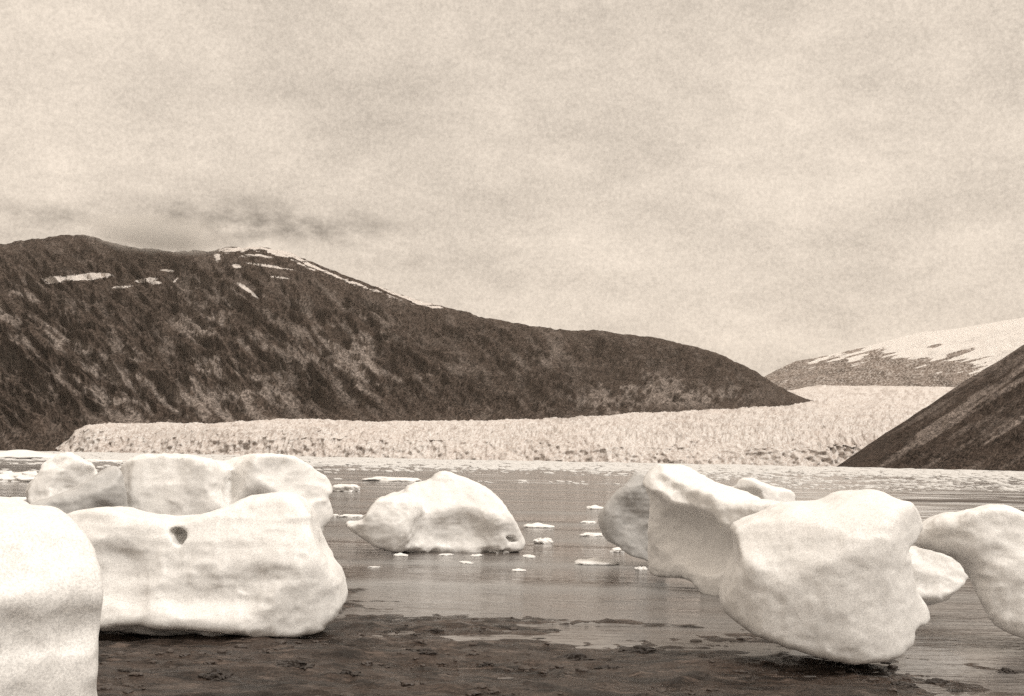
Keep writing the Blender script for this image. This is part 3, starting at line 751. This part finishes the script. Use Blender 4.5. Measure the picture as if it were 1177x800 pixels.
# ------------------------------------------------------------------ haze
HAZE = 1.2e-5
hx, hy0, hy1, hz0, hz1 = 9500, -700, 13500, -8, 1500
hv = [(x, y, z) for x in (-hx, hx) for y in (hy0, hy1) for z in (hz0, hz1)]
hf = [(0, 1, 3, 2), (4, 6, 7, 5), (0, 4, 5, 1), (2, 3, 7, 6), (0, 2, 6, 4), (1, 5, 7, 3)]
hm = bpy.data.materials.new('thin_haze'); hm.use_nodes = True; ht = hm.node_tree; ht.nodes.clear()
ho = ht.nodes.new('ShaderNodeOutputMaterial'); hp = ht.nodes.new('ShaderNodeVolumePrincipled')
hp.inputs['Color'].default_value = (0.95, 0.86, 0.76, 1); hp.inputs['Density'].default_value = HAZE; hp.inputs['Anisotropy'].default_value = 0.2
ht.links.new(hp.outputs[0], ho.inputs['Volume'])
if HAZE > 0:
    h_ = mesh_from('haze', hv, hf, hm, False); tag(h_, 'thin pale haze over the inlet', 'haze', kind='stuff')

# ------------------------------------------------------------------ sky and sun
SUN_EL, SUN_AZ = math.radians(56), math.radians(130)      # azimuth clockwise from +Y (view direction)
W = bpy.data.worlds.new('World'); S.world = W; W.use_nodes = True
t = W.node_tree; bg = t.nodes['Background']
N = t.nodes.new; Lk = t.links.new
sky = N('ShaderNodeTexSky'); sky.sky_type = 'NISHITA'; sky.sun_disc = False
sky.sun_elevation = SUN_EL; sky.sun_rotation = SUN_AZ; sky.dust_density = 4.0; sky.air_density = 1.0
bw = N('ShaderNodeRGBToBW'); Lk(sky.outputs[0], bw.inputs[0])
tc = N('ShaderNodeTexCoord'); sep = N('ShaderNodeSeparateXYZ'); Lk(tc.outputs['Generated'], sep.inputs[0])
def mth(op, a, b=0.0):
    x = N('ShaderNodeMath'); x.operation = op
    for i, v in zip(x.inputs, (a, b)):
        if hasattr(v, 'is_linked'): Lk(v, i)
        else: i.default_value = v
    return x.outputs[0]
zc = mth('ADD', mth('MAXIMUM', sep.outputs['Z'], 0.0), 0.16)
cb = N('ShaderNodeCombineXYZ'); Lk(mth('DIVIDE', sep.outputs['X'], zc), cb.inputs[0]); Lk(mth('DIVIDE', sep.outputs['Y'], zc), cb.inputs[1])
def nz(vec, sc, det, ro, scale=(1, 1, 1), rot=(0, 0, 0), dist=0.0):
    mp = N('ShaderNodeMapping'); mp.inputs['Scale'].default_value = scale; mp.inputs['Rotation'].default_value = rot; Lk(vec, mp.inputs[0])
    x = N('ShaderNodeTexNoise'); x.inputs['Scale'].default_value = sc; x.inputs['Detail'].default_value = det; x.inputs['Roughness'].default_value = ro; x.inputs['Distortion'].default_value = dist
    Lk(mp.outputs[0], x.inputs['Vector']); return x.outputs['Fac']
def rmp(f, stops):
    x = N('ShaderNodeValToRGB'); e = x.color_ramp
    while len(e.elements) < len(stops): e.elements.new(.5)
    for el, (p, c) in zip(e.elements, stops): el.position = p; el.color = (c, c, c, 1)
    Lk(f, x.inputs[0]); return x.outputs[0]
c1 = nz(cb.outputs[0], 1.1, 7, .62, (1, .8, 1), (0, 0, .5), .6)
c2 = nz(tc.outputs['Generated'], 9, 8, .72, (1, 1, 2.4))
c3 = nz(tc.outputs['Generated'], 300, 3, .85)
lum = mth('ADD', mth('MULTIPLY', c1, .32), mth('ADD', mth('MULTIPLY', c2, .32), mth('MULTIPLY', c3, .36)))
lum = rmp(lum, [(.37, .65), (.63, 1.22)])
# brighter towards the zenith as an overcast sky is; its lowest band stays pale
zen = rmp(sep.outputs['Z'], [(0.0, 1.0), (.10, .98), (.20, .98), (.30, .95), (.40, .93), (.60, 1.15), (1.0, 1.7)])
lum = mth('MULTIPLY', lum, zen)
# darker scud low over the left ridge
def scud(az, el, ra, re, amt):
    ca = mth('SUBTRACT', mth('ARCTAN2', sep.outputs['X'], sep.outputs['Y']), az); ce = mth('SUBTRACT', mth('ARCSINE', sep.outputs['Z']), el)
    q = mth('ADD', mth('POWER', mth('ABSOLUTE', mth('DIVIDE', ca, ra)), 2.0), mth('POWER', mth('ABSOLUTE', mth('DIVIDE', ce, re)), 2.0))
    g = mth('POWER', 2.718, mth('MULTIPLY', q, -1.0))
    return mth('MULTIPLY', g, amt)
def azel(px, py):
    d = ray(px, py); return math.atan2(d[0], d[1]), math.atan2(d[2], math.hypot(d[0], d[1]))
wis = rmp(nz(tc.outputs['Generated'], 22, 7, .62, (1, 1, 1.8), (0, .35, 0), .0), [(.34, 0.0), (.64, 1.0)])
sc = None
for px, py, rx, ry, a in ((270, 252, 110, 26, .58), (375, 262, 80, 18, .52), (40, 246, 50, 14, .55), (470, 297, 60, 12, .4), (190, 264, 80, 14, .6)):
    az, el = azel(px, py); s_ = scud(az, el, rx / FPX, ry / FPX, a)
    sc = s_ if sc is None else mth('ADD', sc, s_)
lum = mth('MULTIPLY', lum, mth('SUBTRACT', 1.0, mth('MULTIPLY', sc, wis)))
cloud = mth('MULTIPLY', lum, 6.85)
mixv = mth('ADD', mth('MULTIPLY', cloud, .88), mth('MULTIPLY', bw.outputs[0], .12))
tint = N('ShaderNodeMix'); tint.data_type = 'RGBA'; tint.blend_type = 'MULTIPLY'; tint.inputs[0].default_value = 1
Lk(mixv, tint.inputs[6]); tint.inputs[7].default_value = (1.0, .872, .735, 1)
Lk(tint.outputs[2], bg.inputs['Color']); bg.inputs['Strength'].default_value = 0.10

sl = bpy.data.lights.new('sun', 'SUN'); sl.energy = 1.9; sl.angle = math.radians(14); sl.color = (1, .96, .90)
so = bpy.data.objects.new('sun', sl); COL.objects.link(so)
sd = Vector((math.sin(SUN_AZ) * math.cos(SUN_EL), math.cos(SUN_AZ) * math.cos(SUN_EL), math.sin(SUN_EL)))
so.rotation_euler = (-sd).to_track_quat('-Z', 'Y').to_euler(); so.location = (20, -20, 40)

# ------------------------------------------------------------------ camera and view
cd = bpy.data.cameras.new('camera'); cd.sensor_width = 36; cd.lens = 36 * FPX / 1177; cd.clip_start = .1; cd.clip_end = 60000
co = bpy.data.objects.new('camera', cd); COL.objects.link(co)
M = Matrix.Identity(4)
for r in range(3):
    M[r][0], M[r][1], M[r][2], M[r][3] = _R[r], _U[r], -_F[r], CAM[r]
co.matrix_world = M
S.camera = co
S.view_settings.view_transform = 'Standard'; S.view_settings.look = 'None'; S.view_settings.exposure = 0.42; S.view_settings.gamma = 1
S.cycles.use_denoising = False
S.cycles.max_bounces = 6; S.cycles.volume_bounces = 1
